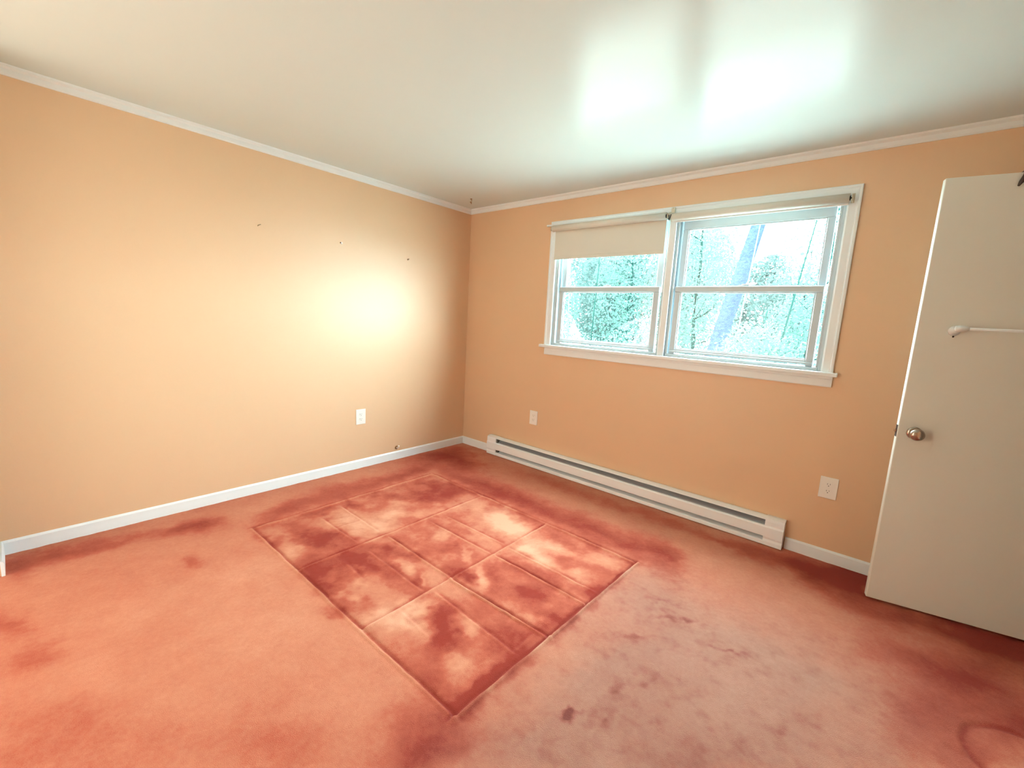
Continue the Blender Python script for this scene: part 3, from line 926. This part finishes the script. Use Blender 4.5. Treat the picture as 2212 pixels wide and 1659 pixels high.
# the leaning blue-grey trunk seen through the right window
tree('pine_tree', -0.13, 8.0, 9.0, 0.205, (1.75, 0.0), (0.8, 0.08, 0.92), 400, M['leaf_b'], M['bark'],
     'tall leaning tree with a thick blue grey trunk outside the right window', 'tree', size=0.10, branches=0, seed=3)
KIND = {'a': ('leafy_tree', 'leaf_a', 'sapling'), 'b': ('leafy_tree', 'leaf_b', 'palebark'), 'c': ('leafy_tree', 'leaf_c', 'sapling'),
        'd': ('leafy_tree', 'leaf_d', 'palebark')}
TREES = [
    # x, y, height, radius, lean, crown (radius, height share, centre share), leaves, kind, label
    (-2.7, 5.5, 2.7, 0.030, (-0.1, 0), (0.85, 0.42, 0.54), 800, 'a', 'low leafy sapling nearest the glass of the left window'),
    (-0.7, 5.5, 2.3, 0.025, (0.1, 0), (0.80, 0.42, 0.54), 700, 'b', 'pale low sapling outside, left part of the lower right window'),
    (1.5, 5.6, 2.5, 0.028, (0.1, 0), (0.85, 0.42, 0.54), 1300, 'a', 'low leafy sapling nearest the glass of the right window'),
    (-5.0, 8.2, 4.6, 0.05, (-0.2, 0), (1.15, 0.42, 0.52), 1500, 'a', 'mint green young tree in the left half of the left window'),
    (-2.3, 8.2, 5.0, 0.05, (0.1, 0), (1.15, 0.42, 0.52), 1400, 'c', 'deeper green young tree behind the left window, right half'),
    (-7.6, 11.2, 5.6, 0.06, (0.1, 0), (1.45, 0.42, 0.52), 2000, 'b', 'pale leafy tree at the far left edge of the left window'),
    (-4.4, 11.2, 6.0, 0.06, (0.1, 0), (1.45, 0.42, 0.52), 2200, 'd', 'hazy leafy tree standing behind in the left window'),
    (-1.4, 11.2, 6.4, 0.06, (-0.1, 0), (1.35, 0.42, 0.52), 2000, 'a', 'leafy tree left of the leaning trunk, upper right window'),
    (1.6, 11.2, 3.6, 0.05, (0.1, 0), (1.35, 0.42, 0.54), 1700, 'a', 'low mint green tree right of the leaning trunk'),
    (-10.4, 14.7, 7.0, 0.07, (0.1, 0), (1.75, 0.42, 0.52), 2000, 'a', 'distant tree outside, beyond the left edge of the left window'),
    (-6.4, 14.7, 7.0, 0.07, (0.1, 0), (1.75, 0.42, 0.52), 2200, 'd', 'hazy distant tree behind the left window'),
    (-2.6, 14.7, 7.4, 0.08, (0.1, 0), (1.75, 0.42, 0.52), 2000, 'b', 'pale distant tree at the left edge of the right window'),
    (1.3, 14.7, 7.6, 0.07, (0.3, 0), (1.5, 0.40, 0.55), 900, 'a', 'thin sparse tree against the bright sky in the right window'),
    (-14.0, 19.2, 9.0, 0.1, (0.1, 0), (2.2, 0.42, 0.50), 2300, 'd', 'farthest hazy tree to the left, outside the left window'),
    (-9.2, 19.2, 9.0, 0.1, (0.1, 0), (2.2, 0.42, 0.50), 2300, 'd', 'farthest hazy tree behind the middle of the left window'),
    (-4.5, 19.2, 8.0, 0.1, (0.1, 0), (2.2, 0.42, 0.50), 2300, 'd', 'farthest hazy tree between the two windows'),
    (0.3, 19.2, 5.6, 0.1, (0.1, 0), (2.2, 0.42, 0.50), 1300, 'd', 'far hazy tree behind the right window'),
    (-1.9, 24.2, 6.8, 0.1, (0.1, 0), (2.4, 0.42, 0.50), 2300, 'd', 'farthest hazy tree straight behind the leaning trunk'),
    (3.2, 24.2, 5.2, 0.1, (0.1, 0), (2.4, 0.42, 0.50), 1500, 'd', 'farthest hazy tree at the right edge of the right window'),
    (-7.0, 24.2, 9.0, 0.1, (0.1, 0), (2.4, 0.42, 0.50), 2300, 'd', 'farthest hazy tree behind the right part of the left window'),
    (-12.2, 24.2, 9.5, 0.1, (0.1, 0), (2.4, 0.42, 0.50), 2300, 'd', 'farthest hazy tree behind the left part of the left window'),
]
for i, (x, y, h, r0, lean, crown, n, kd, lab) in enumerate(TREES):
    nm, lf, bk = KIND[kd]
    tree(nm, x, y, h, r0, lean, crown, n, M[lf], M[bk], lab, 'tree', 'young trees outside the windows', seed=20 + i,
         size=(0.085 + 0.005 * y) * (1.6 if kd == 'd' else 1.0), branches=6)
# slim bare stems among them
STEMS = [(-2.55, 6.75, 5.0, 0.020, 0.15, 'slim green stem in the right half of the left window'),
         (-3.15, 6.75, 5.0, 0.026, -0.2, 'slim pale stem in the middle of the left window'),
         (-3.75, 6.8, 5.0, 0.026, 0.3, 'slim green stem near the left edge of the left window'),
         (-4.15, 6.8, 5.0, 0.018, 0.35, 'pale stem at the left edge of the left window'),
         (-0.55, 6.7, 5.0, 0.018, 0.1, 'slim green stem left of the leaning trunk in the right window'),
         (0.75, 6.8, 5.5, 0.020, 0.4, 'pale thin stem just right of the leaning trunk'),
         (1.45, 6.8, 5.5, 0.020, 0.7, 'slim green stem near the right side of the right window'),
         (2.05, 9.5, 6.0, 0.026, 0.3, 'pale stem at the right edge of the right window')]
for i, (x, y, h, r0, ln, lab) in enumerate(STEMS):
    t = tag(empty('tree_stem', (x, y, GZ)), lab, 'tree stem', 'slim bare stems')
    m_ = M['sapling'] if i % 2 == 0 else M['palebark']
    obj('trunk', tube(bmesh.new(), [(x, y, GZ - 0.05), (x + ln * 0.4, y, GZ + h * 0.4), (x + ln, y, GZ + h)], [r0, r0 * 0.8, r0 * 0.4], 8), m_, t, True)
    obj('branch', tube(bmesh.new(), [(x + ln * 0.5, y, GZ + h * 0.5), (x + ln * 0.5 + 0.18 * (1 if i % 2 else -1), y, GZ + h * 0.62)], [r0 * 0.4, r0 * 0.15], 6),
        m_, t, True)
